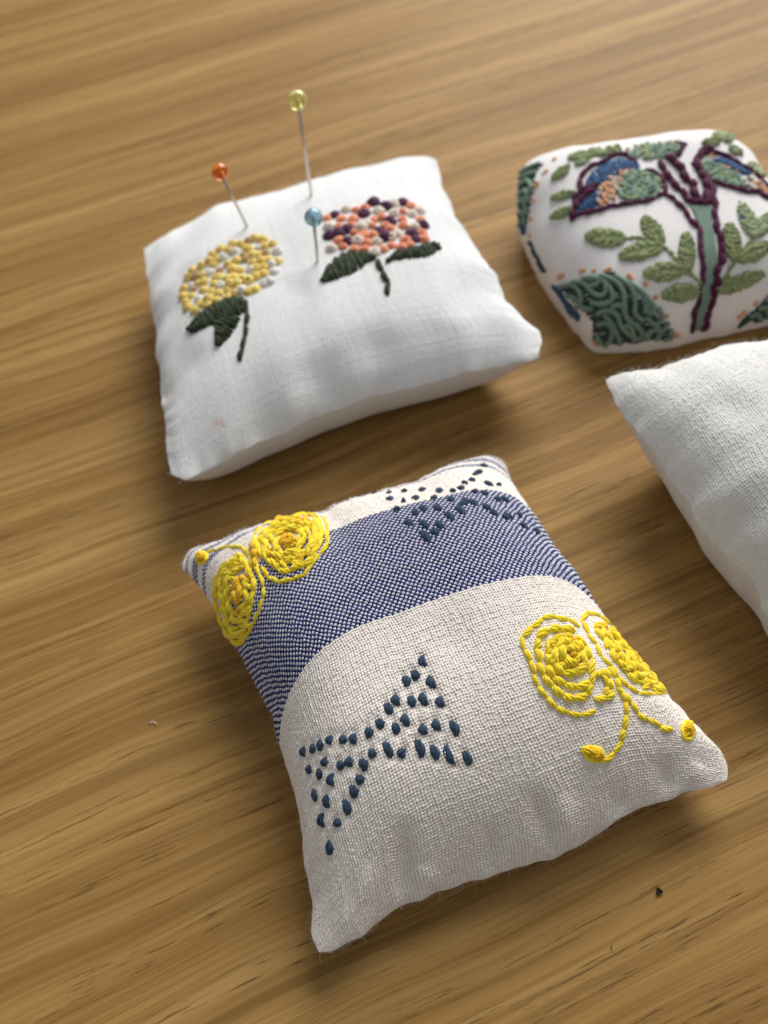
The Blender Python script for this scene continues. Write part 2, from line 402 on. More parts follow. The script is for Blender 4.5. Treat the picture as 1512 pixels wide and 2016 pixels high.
    def hit(s, px):
        d = ray(px).normalized(); loc, nrm, fi, _ = s.bvh.ray_cast(CAM, d)
        if loc is None:
            best = None
            for t in np.linspace(0.06, 0.45, 130):
                l, nn, f, dist = s.bvh.find_nearest(CAM + d * float(t))
                if best is None or dist < best[0]: best = (dist, l, nn, f)
            _, loc, nrm, fi = best
        if nrm.dot(d) > 0: nrm = -nrm
        return loc, nrm, s._ab(loc, fi)
    def near(s, p):
        loc, nrm, fi, _ = s.bvh.find_nearest(p)
        if nrm.z < -0.3: nrm = -nrm
        return loc, nrm

def grid_mesh(name, P, uv, uvname='weave', flip=False, attrs=None):
    na, nb = P.shape[:2]; idx = np.arange(na * nb).reshape(na, nb)
    f = np.stack([idx[:-1, :-1], idx[1:, :-1], idx[1:, 1:], idx[:-1, 1:]], -1).reshape(-1, 4)
    if flip: f = f[:, ::-1]
    me = bpy.data.meshes.new(name); nf = len(f)
    me.vertices.add(na * nb); me.vertices.foreach_set('co', P.reshape(-1).astype(np.float32))
    me.loops.add(nf * 4); me.loops.foreach_set('vertex_index', f.reshape(-1).astype(np.int32))
    me.polygons.add(nf); me.polygons.foreach_set('loop_start', np.arange(0, nf * 4, 4, dtype=np.int32))
    try: me.polygons.foreach_set('loop_total', np.full(nf, 4, dtype=np.int32))
    except Exception: pass
    me.polygons.foreach_set('use_smooth', np.ones(nf, dtype=bool))
    me.update(calc_edges=True)
    l = me.uv_layers.new(name=uvname); l.data.foreach_set('uv', uv.reshape(-1, 2)[f.reshape(-1)].reshape(-1).astype(np.float32))
    for k, v in (attrs or {}).items():
        at = me.attributes.new(k, 'FLOAT', 'POINT'); at.data.foreach_set('value', v.reshape(-1).astype(np.float32))
    me.validate(); return me

def normals_of(P):
    du = np.gradient(P, axis=0); dv = np.gradient(P, axis=1); n = np.cross(du, dv)
    return n / (np.linalg.norm(n, axis=-1, keepdims=True) + 1e-12)

def weave_panel(c, root, pitch, K, amp, corr=None, attrs=None, seed=4, wobble=0.10):
    """top panel with the plain weave as real relief; UV counts threads"""
    NU, MV = round(c.ualen / pitch), round(c.valen / pitch)
    a, b, P = c.grid(NU * K + 1, MV * K + 1); n = normals_of(P); jr = np.random.RandomState(seed)
    def wob(x, k): return sum(jr.uniform(.3, 1) * np.sin(x * jr.uniform(3, 40) + jr.uniform(0, 6)) for _ in range(k))
    U = a * NU + wobble * wob(b * 6, 4); V = (b + (corr(a) if corr else 0)) * MV + wobble * wob(a * 6, 4)
    A, B = np.sin(math.pi * U), np.sin(math.pi * V); over = A * B > 0; aA, aB = np.abs(A), np.abs(B)
    iu = np.clip(np.floor(U).astype(int) + 40, 0, NU + 79); iv = np.clip(np.floor(V).astype(int) + 40, 0, MV + 79)
    cell = jr.uniform(0.75, 1.2, (NU + 80, MV + 80))
    wt = jr.uniform(0.65, 1.3, NU + 80)[iu] * cell[iu, iv]; ft = jr.uniform(0.65, 1.3, MV + 80)[iv] * cell[iu, iv]
    h = np.where(over, aA ** 0.7 * (0.35 + 0.65 * aB) * wt, aB ** 0.7 * (0.35 + 0.65 * aA) * ft)
    edge = np.tanh(np.minimum(np.minimum(a, 1 - a) * NU / 2, np.minimum(b, 1 - b) * MV / 2))
    P = P + n * (h * amp * edge)[..., None] - np.array(root.location)
    return grid_mesh('top_panel', P, np.stack([U, V], -1), attrs=attrs(a, b) if attrs else {'stain': np.zeros_like(a)})

def panels(c, root, material, pitch=0.0004, amp=0.00012, attrs=None, K=3):
    off = np.array(root.location)
    link('top_panel', weave_panel(c, root, pitch, K, amp, None, attrs), material, root)
    n = 110; a2, b2 = np.meshgrid(np.linspace(0, 1, n), np.linspace(0, 1, n), indexing='ij')
    Pb = c.base(*c.uv(a2, b2), top=False)
    uv2 = np.stack([a2 * c.ualen / pitch, b2 * c.valen / pitch], -1)
    link('bottom_panel', grid_mesh('bottom_panel', Pb - off, uv2, flip=True, attrs={'stain': np.zeros_like(a2)}), material, root)

def fuzz(c, root, material, n, L=(0.00025, 0.0010), r=0.0000095, edge=0.10, seed=5):
    rr = np.random.RandomState(seed); paths = []
    off = root.location
    a, b = rr.rand(n), rr.rand(n); k = rr.randint(0, 8, n); e = edge * rr.rand(n) ** 2
    a = np.where(k == 0, e, np.where(k == 1, 1 - e, a)); b = np.where((k == 2) | (k == 3) | (k == 4), e, np.where((k == 5) | (k == 6), 1 - e, b))
    a, b = np.clip(a, 0, 0.995), np.clip(b, 0, 0.995); h = 0.004
    P0, P1, P2 = c.surf(a, b), c.surf(a + h, b), c.surf(a, b + h)
    NN = np.cross(P1 - P0, P2 - P0); NN /= (np.linalg.norm(NN, axis=1, keepdims=True) + 1e-12)
    for i in range(n):
        d = Vector(NN[i]) * rr.uniform(0.2, 0.9) + Vector(rr.uniform(-1, 1, 3)); d.normalize()
        ln = rr.uniform(*L) * (1.8 if rr.rand() < 0.03 else 1); cv = Vector(rr.uniform(-1, 1, 3)); p = Vector(P0[i]) - off; pts = [p.copy()]
        for s in range(5):
            p = p + d * (ln / 5); d = (d + cv * 0.7).normalized(); pts.append(p.copy())
        paths.append((pts, [r, r, r, r, r, r * 0.5]))
    V, Fc = tube_mesh(paths, 3, False)
    o = link('fibre_fuzz', mesh('fibre_fuzz', V, Fc), material, root); o['kind'] = 'stuff'
    return o

# ------------------------------------------------------------------ stitches: shared unit meshes, one object each
def unit_stitch(seed, strands=3, twist=1.3, fat=0.58, flat=1.0):
    r = random.Random(seed); paths = []
    n = 10; bend = r.uniform(-0.5, 0.5); ph0 = r.uniform(0, 6.28)
    for k in range(strands):
        pts, rad = [], []
        for i in range(n):
            t = i / (n - 1); tp = max(0.5, math.sin(math.pi * min(max(t * 0.94 + 0.03, 0), 1)) ** 0.40)
            cz = -0.30 + 0.75 * math.sin(math.pi * t) ** 0.45
            an = ph0 + 2 * math.pi * (k / strands + twist * t) + r.uniform(-0.12, 0.12)
            pts.append(Vector((t, (bend * math.sin(math.pi * t) + 0.52 * tp * math.cos(an)), cz + 0.40 * tp * math.sin(an))))
            rad.append(fat * tp)
        paths.append((pts, rad))
    V, Fc = [], []
    for pts, rad in paths:           # rings kept square to x so the strand scales cleanly
        base = len(V); S = 6
        for p, q in zip(pts, rad):
            for k in range(S):
                an = 2 * math.pi * k / S; V.append(Vector((p.x, p.y + q * math.cos(an), (p.z + q * math.sin(an)) * flat)))
        for i in range(n - 1):
            for k in range(S):
                k2 = (k + 1) % S; Fc.append((base + i * S + k, base + i * S + k2, base + (i + 1) * S + k2, base + (i + 1) * S + k))
        Fc.append(tuple(base + k for k in range(S))[::-1]); Fc.append(tuple(base + (n - 1) * S + k for k in range(S)))
    return mesh('stitch', V, Fc)
def unit_knot(seed):
    r = random.Random(seed); paths = []; pts = []; n = 44
    tx, ty = r.uniform(-.35, .35), r.uniform(-.35, .35)
    for i in range(n):                      # three wraps, closing over the top, slightly skewed
        t = i / (n - 1); an = 2 * math.pi * 3.3 * t
        R = (0.72 * (1 - t) ** 0.5 + 0.06) * (1 + 0.10 * math.sin(an * 0.7 + seed)); z = -0.1 + 0.80 * t + tx * R * math.cos(an) + ty * R * math.sin(an)
        pts.append(Vector((R * math.cos(an) * 1.05, R * math.sin(an), z)))
    V, Fc = tube_mesh([(pts, [0.30] * n)], 6)
    return mesh('knot', V, Fc)
MESHES = {}
def variant(kind, i, material):
    key = (kind, i, material.name)
    if key not in MESHES:
        me = {'s': lambda: unit_stitch(i, 4, 0.55, 0.44), 'c': lambda: unit_stitch(i, 2, 0.9, 0.66), 'f': lambda: unit_stitch(i, 4, 0.40, 0.40, 0.72), 'k': lambda: unit_knot(i)}[kind]()
        me.materials.append(material); MESHES[key] = me
    return MESHES[key]

class Sew:
    def __init__(s, cushion, root):
        s.c, s.root = cushion, root
    def place(s, name, kind, material, A, B, nrm, r, parent, lift=0.0):
        x = B - A; L = x.length
        if L < 1e-6: return None
        x.normalize(); z = (nrm - x * nrm.dot(x)).normalized(); y = z.cross(x)
        me = variant(kind, random.randrange(5), material)
        o = bpy.data.objects.new(name, me); COL.objects.link(o); o.parent = parent
        org = A + nrm * lift
        off = Vector(s.root.location)
        if parent is not s.root: off = off + Vector(parent.location)
        org = org - off
        M = Matrix(((x.x * L, y.x * r, z.x * r, org.x), (x.y * L, y.y * r, z.y * r, org.y), (x.z * L, y.z * r, z.z * r, org.z), (0, 0, 0, 1)))
        o.matrix_basis = M
        return o
    def stitch(s, pa, pb, material, r, parent=None, name='stitch', kind='s', lift=0.0, over=0.0):
        A, na, _ = s.c.hit(pa); B, nb, _ = s.c.hit(pb)
        if (A - B).length > 0.02: return
        d = B - A; A = A - d * over; B = B + d * over
        return s.place(name, kind, material, A, B, (na + nb).normalized(), r, parent or s.root, lift)
    def line(s, pts, material, step, r, parent=None, name='stitch', kind='s', gap=0.0, jit=0.0, lift=0.0, over=0.06):
        L = plen(pts); n = max(1, int(round(L / step))); P = resample(pts, n + 1)
        P = P + np.random.RandomState(int(L * 7) % 9999).uniform(-1, 1, P.shape) * jit
        for i in range(n):
            a, b = P[i], P[i + 1]; d = b - a
            s.stitch(a + d * gap, b - d * gap, material, r * random.uniform(0.9, 1.12), parent, name, kind, lift * random.uniform(0.6, 1.3), over)
    def core(s, pts, material, r, name, n=None, parent=None, lift=0.0, label=None):
        """a thread laid along a traced line, pressed to the cloth: one mesh"""
        n = n or max(4, int(plen(pts) / 9)); P = resample(pts, n); out = []
        off = Vector(s.root.location)
        for p in P:
            loc, nr, _ = s.c.hit(p); out.append(loc + nr * (lift + r * 0.2) - off)
        V, Fc = tube_mesh([(out, [r] * n)], 6)
        o = link(name, mesh(name, V, Fc), material, parent or s.root)
        return o
    def knot(s, p, material, r, parent=None, name='french_knot'):
        loc, nr, _ = s.c.hit(p); a = random.uniform(0, 6.28)
        t = nr.orthogonal().normalized(); x = t * math.cos(a) + nr.cross(t) * math.sin(a); y = nr.cross(x)
        me = variant('k', random.randrange(5), material)
        o = bpy.data.objects.new(name, me); COL.objects.link(o); o.parent = parent or s.root
        org = loc - Vector(s.root.location); r = r * random.uniform(0.88, 1.15); rz = r * random.uniform(0.65, 0.95)
        o.matrix_basis = Matrix(((x.x * r, y.x * r, nr.x * rz, org.x), (x.y * r, y.y * r, nr.y * rz, org.y), (x.z * r, y.z * r, nr.z * rz, org.z), (0, 0, 0, 1)))
        return o
    def leaf(s, mid, half, material, n, r, name='leaf', vein=None, fish=True):
        """fishbone leaf: mid = tip..base polyline in pixels, half = half width in pixels"""
        o = s.core(mid, vein or material, r * 0.7, name)
        P = resample(mid, 60)
        T = np.gradient(P, axis=0); T /= np.linalg.norm(T, axis=1, keepdims=True); Nn = np.stack([-T[:, 1], T[:, 0]], 1)
        for i in range(n):
            t = i / (n - 1); k = int(t * 59); wd = half * (math.sin(math.pi * min(1, (t * 0.86 + 0.07))) ** 0.7)
            k2 = min(59, k + int(60 * 0.16) + 1)
            for sd in (-1, 1):
                e = P[k] + Nn[k] * sd * wd * random.uniform(0.88, 1.08)
                s.stitch(e, P[k2] - Nn[k2] * sd * half * 0.10, material, r * random.uniform(0.9, 1.1), o, 'stitch', 'c')
        return o
    def satin(s, Lp, Rp, material, n, r, name, shift=0.1, kind='c', parent=None):
        mid = (resample(Lp, 24) + resample(Rp, 24)) / 2
        o = s.core(mid, material, r * 0.8, name, parent=parent)
        A = resample(Lp, 100); B = resample(Rp, 100)
        for i in range(n):
            t = i / (n - 1); k = int(t * 99); k2 = int(min(99, max(0, (t + shift) * 99)))
            s.stitch(A[k] + np.random.uniform(-1, 1, 2), B[k2] + np.random.uniform(-1, 1, 2), material, r * random.uniform(0.9, 1.1), o, 'stitch', kind)
        return o

def inpoly(p, poly):
    x, y = p; c = False; n = len(poly)
    for i in range(n):
        x1, y1 = poly[i]; x2, y2 = poly[i - 1]
        if (y1 > y) != (y2 > y) and x < (x2 - x1) * (y - y1) / (y2 - y1) + x1: c = not c
    return c
def scatter(poly, dmin, avoid=(), tries=4000, seed=2):
    r = random.Random(seed); xs = [p[0] for p in poly]; ys = [p[1] for p in poly]; out = []
    allp = list(avoid)
    for _ in range(tries):
        p = (r.uniform(min(xs), max(xs)), r.uniform(min(ys), max(ys)))
        if not inpoly(p, poly): continue
        if all((p[0] - q[0]) ** 2 + (p[1] - q[1]) ** 2 > dmin * dmin for q in allp): out.append(p); allp.append(p)
    return out

# ------------------------------------------------------------------ table
bm = bmesh.new(); bmesh.ops.create_cube(bm, size=1.0)
bmesh.ops.scale(bm, vec=(1.5, 1.3, 0.028), verts=bm.verts); bmesh.ops.translate(bm, vec=(0, 0.35, -0.014), verts=bm.verts)
bmesh.ops.bevel(bm, geom=bm.edges[:], offset=0.003, segments=3, affect='EDGES')
me = bpy.data.meshes.new('table_top'); bm.to_mesh(me); bm.free()
tb = link('table_top', me, M_WOOD); tb['kind'] = 'structure'; tb['label'] = 'oak wood table top with fine straight grain'; tb['category'] = 'table top'

# ------------------------------------------------------------------ striped linen pincushion
fc = Cushion(
    back=[(360, 1108), (372, 1086), (400, 1072), (450, 1056), (500, 1042), (560, 1022), (640, 1006), (735, 972), (850, 938), (915, 906), (955, 895), (985, 902), (997, 917)],
    right=[(997, 917), (1010, 960), (1050, 1030), (1100, 1095), (1150, 1165), (1240, 1285), (1310, 1365), (1370, 1430), (1420, 1475), (1434, 1505), (1431, 1535)],
    front=[(628, 1874), (652, 1876), (700, 1848), (745, 1812), (785, 1786), (850, 1762), (1000, 1716), (1100, 1682), (1180, 1640), (1260, 1595), (1340, 1562), (1400, 1550), (1431, 1535)],
    left=[(360, 1108), (357, 1119), (368, 1130), (384, 1147), (409, 1177), (430, 1210), (459, 1269), (476, 1297), (505, 1360), (540, 1415), (556, 1480), (580, 1570), (600, 1680), (612, 1770), (613, 1840), (628, 1874)],
    zc=(0.008, 0.009, 0.006, 0.005), zmid=(0.0015, 0.0005, -0.001, 0.0005), Ht=0.0118, Hb=0.009, n=4.0, nf=2.3, nbot=6, q=0.88, seed=3, puck=0.00035, smooth=3)
fr_root = tag(empty('pincushion', at_z((890, 1420), 0)), 'striped blue and cream linen pincushion with yellow butterfly embroidery', 'pincushion')
def ab(px): return fc.hit(px)[2]
bd = [ab(p) for p in ((560, 1378), (620, 1315), (700, 1250), (780, 1208), (860, 1175), (940, 1150), (1020, 1140), (1100, 1145))]
bd2 = [ab(p) for p in ((660, 1040), (743, 1014), (846, 987), (925, 969))]
bd3 = [ab(p) for p in ((665, 1000), (742, 977), (812, 950), (870, 930))]
# threads follow the slightly skewed cut of the cloth
pa = np.array(bd); coef = np.polyfit(pa[:, 0], pa[:, 1], 2); V1 = float(np.polyval(coef, 0.5))
def vcorr(a): return -(np.polyval(coef, np.clip(a, 0, 1)) - V1)

SEED_PX = Z6  # slate blue running stitches, (centre x, y, length, angle deg from vertical)
seeds_front = [(1037,158,90,-25),(965,268,90,-18),(900,310,95,-18),(1098,315,110,-28),(838,447,95,-22),(940,460,95,-22),(1042,440,110,-25),(1168,460,95,-28),(768,515,105,-25),(908,595,105,-22),(822,660,95,-18),(702,628,85,-25),(1040,665,95,-22),(1138,632,100,-28),(1258,660,130,-25),(625,690,90,-5),(525,735,90,-10),(430,742,75,0),(347,745,75,0),(267,782,95,0),(212,810,80,5),(152,830,80,-5),(765,820,135,-25),(882,845,85,10),(998,810,155,-18),(1110,840,130,-22),(1232,855,175,-24),(1353,882,120,-25),(648,845,80,-10),(585,930,110,-20),(493,905,85,-15),(413,935,80,-10),(310,905,70,-15),(186,965,75,-10),(260,1000,90,-5),(360,1040,105,-5),(556,1040,85,-15),(508,1130,110,-15),(228,1155,105,-12),(327,1200,110,-8),(460,1245,130,-15),(290,1340,120,-5),(390,1360,70,-5),(332,1545,120,0)]
seeds_back = [(915,110,35,-50),(870,150,60,60),(795,208,24,60),(835,190,26,60),(938,212,60,-60),(995,218,30,-60),(285,268,36,80),(365,268,30,85),(452,256,34,70),(560,250,36,60),(650,254,30,-40),(728,252,28,60),(775,240,36,-60),(855,260,36,-60),(368,302,36,-70),(450,315,28,80),(515,297,36,-60),(620,295,28,-60),(910,270,40,-60),(990,300,50,-50),(1030,300,60,-55),(790,315,60,40),(845,325,60,-50),(715,305,40,-50),(412,362,45,80),(560,358,50,-50),(650,345,60,-50),(770,365,70,-50),(710,400,75,-45),(930,345,70,-50),(960,380,60,-45),(1050,395,55,-50),(1030,405,50,-45),(485,432,60,-40),(660,445,70,-45),(570,515,95,-42),(625,490,60,-50),(510,380,40,-40),(1140,450,50,-40),(1205,485,50,-40),(560,445,60,-40),(1110,395,40,-50)]
def seg(c, L, ang, S):
    d = (math.sin(math.radians(ang)), -math.cos(math.radians(ang)))
    (x0, y0), (x1, y1) = S((c[0] - d[0] * L / 2, c[1] - d[1] * L / 2), (c[0] + d[0] * L / 2, c[1] + d[1] * L / 2))
    return (x0, y0), (x1, y1)
SEG_F = [seg((x, y), L, a, Z6) for x, y, L, a in seeds_front]
SEG_B = [seg((x, y), L, a, Z5) for x, y, L, a in seeds_back]
fc.creases = [(ab((790, 1600)), ab((800, 1795)), 0.022, 0.0016), (ab((735, 1690)), ab((700, 1850)), 0.03, -0.0009), (ab((830, 1700)), ab((860, 1768)), 0.02, -0.0006), (ab((1040, 1540)), ab((1085, 1695)), 0.022, 0.0011), (ab((1105, 1560)), ab((1130, 1675)), 0.022, -0.0006),
              (ab((960, 1600)), ab((955, 1730)), 0.022, 0.0007), (ab((1200, 1530)), ab((1225, 1630)), 0.022, 0.0008), (ab((1290, 1480)), ab((1320, 1575)), 0.022, 0.0010), (ab((1380, 1500)), ab((1360, 1560)), 0.03, -0.0006),
              (ab((690, 1700)), ab((720, 1840)), 0.03, 0.0005), (ab((880, 1200)), ab((920, 1330)), 0.05, 0.0003)]
for s0, s1 in SEG_F:
    for e in (s0, s1): a0, b0 = ab(e); fc.dimples.append((a0, b0, 0.010, 0.00026))
fc.rebuild()
PITCH_T = 0.00044
NU, MV = round(fc.ualen / PITCH_T), round(fc.valen / PITCH_T)
vm = lambda L: float(np.mean([p[1] + vcorr(p[0]) for p in L]))
v2, v3 = vm(bd2), vm(bd3)
STOPS = [(0.0, 0), (V1, 1), (v2, 0), (v3, 1)] + [(v3 + 0.024 * k, k % 2 == 0) for k in range(1, 9)]
M_STRIPE = striped_mat(MV, STOPS)
link('top_panel', weave_panel(fc, fr_root, PITCH_T, 4, 0.00019, vcorr), M_STRIPE, fr_root)
n = 120; a2, b2 = np.meshgrid(np.linspace(0, 1, n), np.linspace(0, 1, n), indexing='ij')
link('bottom_panel', grid_mesh('bottom_panel', fc.base(*fc.uv(a2, b2), top=False) - np.array(fr_root.location), np.stack([a2 * NU, (b2 + vcorr(a2)) * MV], -1), flip=True), M_STRIPE, fr_root)
fuzz(fc, fr_root, M_FUZZ, 6500)
sw = Sew(fc, fr_root)
MM = 1e-3
for s0, s1 in SEG_F: sw.stitch(s0, s1, M_TEALBLUE, 0.76 * MM, name='seed_stitch', kind='f')
for s0, s1 in SEG_B: sw.stitch(s0, s1, M_TEALBLUE, 0.70 * MM, name='seed_stitch', kind='f', over=0.02)

def swirl_fill(o, poly, dmin, L, r, seed, spread=0.6, lift=0.35, centre=None):
    c = np.array(centre if centre else np.mean(np.array(poly), axis=0)); rd = random.Random(seed)
    for p in scatter(poly, dmin, seed=seed):
        d = np.array(p) - c; an = math.atan2(d[1], d[0]) + math.pi / 2 + rd.uniform(-spread, spread)
        t = np.array((math.cos(an), math.sin(an))) * L * rd.uniform(0.4, 0.62)
        sw.stitch(np.array(p) - t, np.array(p) + t, M_YEL if rd.random() < 0.85 else M_GOLD, r * rd.uniform(0.85, 1.1), o, 'stitch', 's', rd.uniform(0.1, lift) * MM)
def motif(name, lines, step, r, core_line=None, label=None):
    o = sw.core(core_line or lines[0][0], M_GOLD, 0.16 * MM, name)
    if label: o['label'] = label
    for ln in lines:
        pts, mtl = ln[0], ln[1]; rr = ln[2] if len(ln) > 2 else r
        sw.line(pts, mtl, step, rr, parent=o, jit=2.2, over=0.10, lift=0.0 if len(ln) < 4 else ln[3])
    return o
# right hand butterfly (on the cream cloth)
wingA = [
    (Z7((505,172),(432,128),(352,110),(275,120),(205,165),(150,220),(148,290),(185,370),(203,440),(240,505),(262,560),(310,605),(352,655),(415,690),(470,712),(530,712),(598,680)), M_YEL, 0.46*MM),
    (Z7((480,200),(400,185),(330,190),(270,222),(228,270),(240,345),(265,425),(302,500),(352,545),(410,600),(490,618),(560,585),(590,520)), M_YEL),
    (Z7((480,235),(530,275),(572,335),(578,400),(560,455)), M_YEL),
    (Z7((310,260),(295,330),(318,420),(355,490),(420,535),(500,548),(560,510)), M_YEL),
    (Z7((385,235),(350,330),(362,405),(410,470),(480,470),(545,430),(548,360),(500,300),(440,245),(385,250)), M_YEL, 0.64*MM, 0.25*MM),
    (Z7((400,300),(398,370),(440,410),(500,395),(510,345),(465,305),(425,310)), M_YEL, 0.64*MM, 0.5*MM),
    (Z7((560,600),(585,500),(622,430),(650,500),(690,560),(640,635),(600,620)), M_YEL, 0.5*MM, 0.2*MM),
    (Z7((640,440),(690,490),(700,560),(660,620)), M_YEL),
    (Z7((440,345),(480,360)), M_GOLD, 0.5*MM, 0.6*MM)]
swirl_fill(motif('butterfly_wing', wingA, 26, 0.64 * MM), Z7((340,250),(420,215),(500,260),(555,340),(560,420),(500,470),(420,480),(360,440),(330,350)), 13, 22, 0.5 * MM, 3)
wingB = [
    (Z7((560,88),(508,128),(545,195),(600,272),(640,345),(690,400),(740,475),(792,530),(860,572),(950,588),(1040,580)), M_YEL, 0.44*MM),
    (Z7((560,88),(620,92),(680,145),(750,205),(812,262),(862,330),(920,420),(982,500),(1040,572)), M_YEL, 0.5*MM),
    (Z7((600,190),(660,250),(700,330),(760,420),(840,500),(940,545),(1020,560)), M_YEL),
    (Z7((600,170),(660,165),(720,220),(780,290),(850,380),(900,450),(970,530)), M_YEL),
    (Z7((640,215),(720,280),(770,370),(830,450),(900,500),(960,540)), M_YEL, 0.64*MM, 0.2*MM),
    (Z7((690,220),(770,300),(830,400),(880,450)), M_YEL, 0.64*MM, 0.3*MM),
    (Z7((760,230),(800,310),(860,400)), M_GOLD, 0.5*MM, 0.3*MM),
    (Z7((690,300),(750,330),(800,400),(790,440),(740,390)), M_YEL, 0.5*MM, 0.3*MM)]
swirl_fill(motif('butterfly_wing', wingB, 26, 0.62 * MM), Z7((610,180),(680,160),(760,230),(850,340),(920,440),(990,530),(920,535),(830,480),(740,400),(670,290)), 13, 22, 0.5 * MM, 4, 0.5)
o = motif('antenna', [(Z7((680,420),(740,500),(770,570),(800,640),(805,720),(795,800),(765,880),(710,960),(655,1000)), M_YEL, 0.46*MM)], 27, 0.50 * MM)
sw.line(Z7((735,540), (790, 600), (815, 650)), M_YEL, 18, 0.46 * MM, parent=o)
o = motif('antenna', [(Z7((820,640),(870,710),(930,745),(1000,790),(1085,800)), M_YEL, 0.46*MM)], 27, 0.50 * MM)
def bud(pts, parent=None):
    c = np.mean(np.array(pts), axis=0); o = sw.core(pts + [pts[0]], M_YEL, 0.36 * MM, 'antenna_knot', n=16)
    for q in pts[::2]: sw.stitch(c + (np.array(q) - c) * 1.0, c - (np.array(q) - c) * 0.9, M_GOLD, 0.62 * MM, o, 'stitch', 's', 0.25 * MM)
bud(Z7((520,930),(560,915),(630,925),(655,965),(630,1005),(560,985)))
bud(Z7((1160,765),(1195,760),(1215,820),(1190,870),(1150,860),(1140,800)))
# left hand butterfly (over the blue stripe)
wingC = [
    (Z4((1060,500),(1095,560),(1105,640),(1080,720),(1030,780),(990,850),(930,915),(850,950),(760,965),(690,945),(640,900),(632,850)), M_YEL, 0.44*MM),
    (Z4((1040,520),(1070,600),(1040,690),(990,780),(920,850),(820,890),(720,850),(650,790),(610,740)), M_YEL),
    (Z4((610,740),(615,650),(680,580),(780,520),(900,490),(1040,500)), M_YEL),
    (Z4((660,760),(660,680),(730,600),(840,545),(960,540),(1020,590),(1000,680),(930,760),(850,820),(760,810),(700,760)), M_YEL, 0.64*MM, 0.2*MM),
    (Z4((720,740),(720,670),(790,610),(880,580),(950,610),(940,680),(880,750),(800,770)), M_YEL, 0.64*MM, 0.4*MM),
    (Z4((770,710),(790,650),(850,620),(890,660),(850,720),(800,730)), M_GOLD, 0.64*MM, 0.6*MM),
    (Z4((700,550),(820,530),(930,515),(1000,560)), M_GOLD, 0.5*MM, 0.2*MM)]
swirl_fill(motif('butterfly_wing', wingC, 26, 0.64 * MM), Z4((630,720),(650,620),(780,530),(920,500),(1040,520),(1050,620),(980,740),(880,840),(760,850),(680,800)), 13, 22, 0.5 * MM, 5)
wingD = [
    (Z4((560,740),(600,850),(640,960),(645,1060),(620,1150),(590,1240),(530,1340),(490,1395)), M_YEL, 0.44*MM),
    (Z4((480,770),(540,850),(580,960),(580,1060),(560,1180),(520,1290),(470,1380)), M_YEL),
    (Z4((480,770),(400,810),(340,890),(305,980),(310,1080),(340,1180),(380,1290),(430,1390),(490,1395)), M_YEL),
    (Z4((470,810),(400,860),(350,950),(350,1060),(380,1180),(430,1300),(470,1340)), M_YEL, 0.64*MM, 0.2*MM),
    (Z4((480,850),(420,900),(390,980),(400,1080),(430,1180),(480,1260),(510,1200),(530,1100),(530,1000),(510,920)), M_YEL, 0.64*MM, 0.2*MM),
    (Z4((470,930),(440,1000),(450,1090),(480,1150),(490,1060),(485,980)), M_GOLD, 0.64*MM, 0.4*MM),
    (Z4((440,840),(390,930),(370,1010),(380,1110),(410,1220)), M_YEL, 0.5*MM, 0.3*MM)]
swirl_fill(motif('butterfly_wing', wingD, 26, 0.64 * MM), Z4((480,780),(550,880),(570,1000),(550,1180),(500,1320),(440,1370),(370,1240),(320,1080),(330,950),(400,830)), 13, 22, 0.5 * MM, 6)
motif('antenna', [(Z4((590,860),(540,740),(480,715),(380,705),(290,730),(230,760)), M_YEL, 0.42*MM)], 25, 0.46 * MM)
bud(Z4((170,760),(215,745),(250,770),(240,810),(200,830),(175,805)))
motif('antenna', [(Z4((600,800),(580,700),(580,620),(640,560),(700,520)), M_YEL, 0.42*MM)], 25, 0.46 * MM)
bud(Z4((705,520),(750,475),(800,455),(815,485),(770,520)))
sw.line(Z4((560,690), (590, 780), (600, 850)), M_GOLD, 14, 0.55 * MM, lift=0.3 * MM)

# ------------------------------------------------------------------ white linen pincushion with two flowers
wc = Cushion(
    back=[(283, 491), (300, 478), (330, 462), (389, 426), (431, 405), (508, 388), (615, 355), (667, 341), (760, 317), (820, 309), (848, 309), (859, 316)],
    right=[(859, 316), (866, 345), (873, 373), (899, 430), (939, 491), (978, 548), (996, 590), (1031, 626), (1060, 651), (1066, 675), (1060, 703)],
    front=[(338, 934), (362, 946), (400, 930), (443, 906), (540, 858), (627, 819), (703, 793), (795, 765), (931, 732), (1010, 716), (1045, 712), (1060, 703)],
    left=[(283, 491), (287, 520), (296, 580), (304, 640), (310, 700), (316, 760), (325, 820), (327, 890), (338, 934)],
    zc=(0.011, 0.014, 0.012, 0.010), zmid=(0.001, 0.001, 0.000, 0.0005), Ht=0.0085, Hb=0.0135, n=3.4, nbot=7, q=0.9, seed=8, puck=0.0004, lumps=0.00035, smooth=3)
wr = tag(empty('pincushion', at_z((660, 620), 0)), 'white linen pincushion with two embroidered hydrangea flowers and pins stuck in', 'pincushion')
def wab(px): return wc.hit(px)[2]
wc.creases = [(wab((960, 560)), wab((880, 640)), 0.05, 0.0006), (wab((420, 560)), wab((330, 540)), 0.04, 0.0005), (wab((600, 700)), wab((640, 800)), 0.05, 0.0005), (wab((560, 540)), wab((600, 600)), 0.04, 0.0006), (wab((900, 440)), wab((860, 560)), 0.03, 0.0004), (wab((700, 640)), wab((760, 740)), 0.05, 0.0005), (wab((330, 700)), wab((420, 720)), 0.04, 0.0005)]
wc.rebuild()
st0, st1 = wab((424, 829)), wab((442, 836))
def wattr(a, b):
    x = np.stack([a, b], -1) - np.array(st0); dd = np.array(st1) - np.array(st0); t = np.clip((x @ dd) / (dd @ dd), 0, 1)
    return {'stain': 0.5 * np.exp(-(np.linalg.norm(x - t[..., None] * dd, axis=-1) / 0.008) ** 2)}
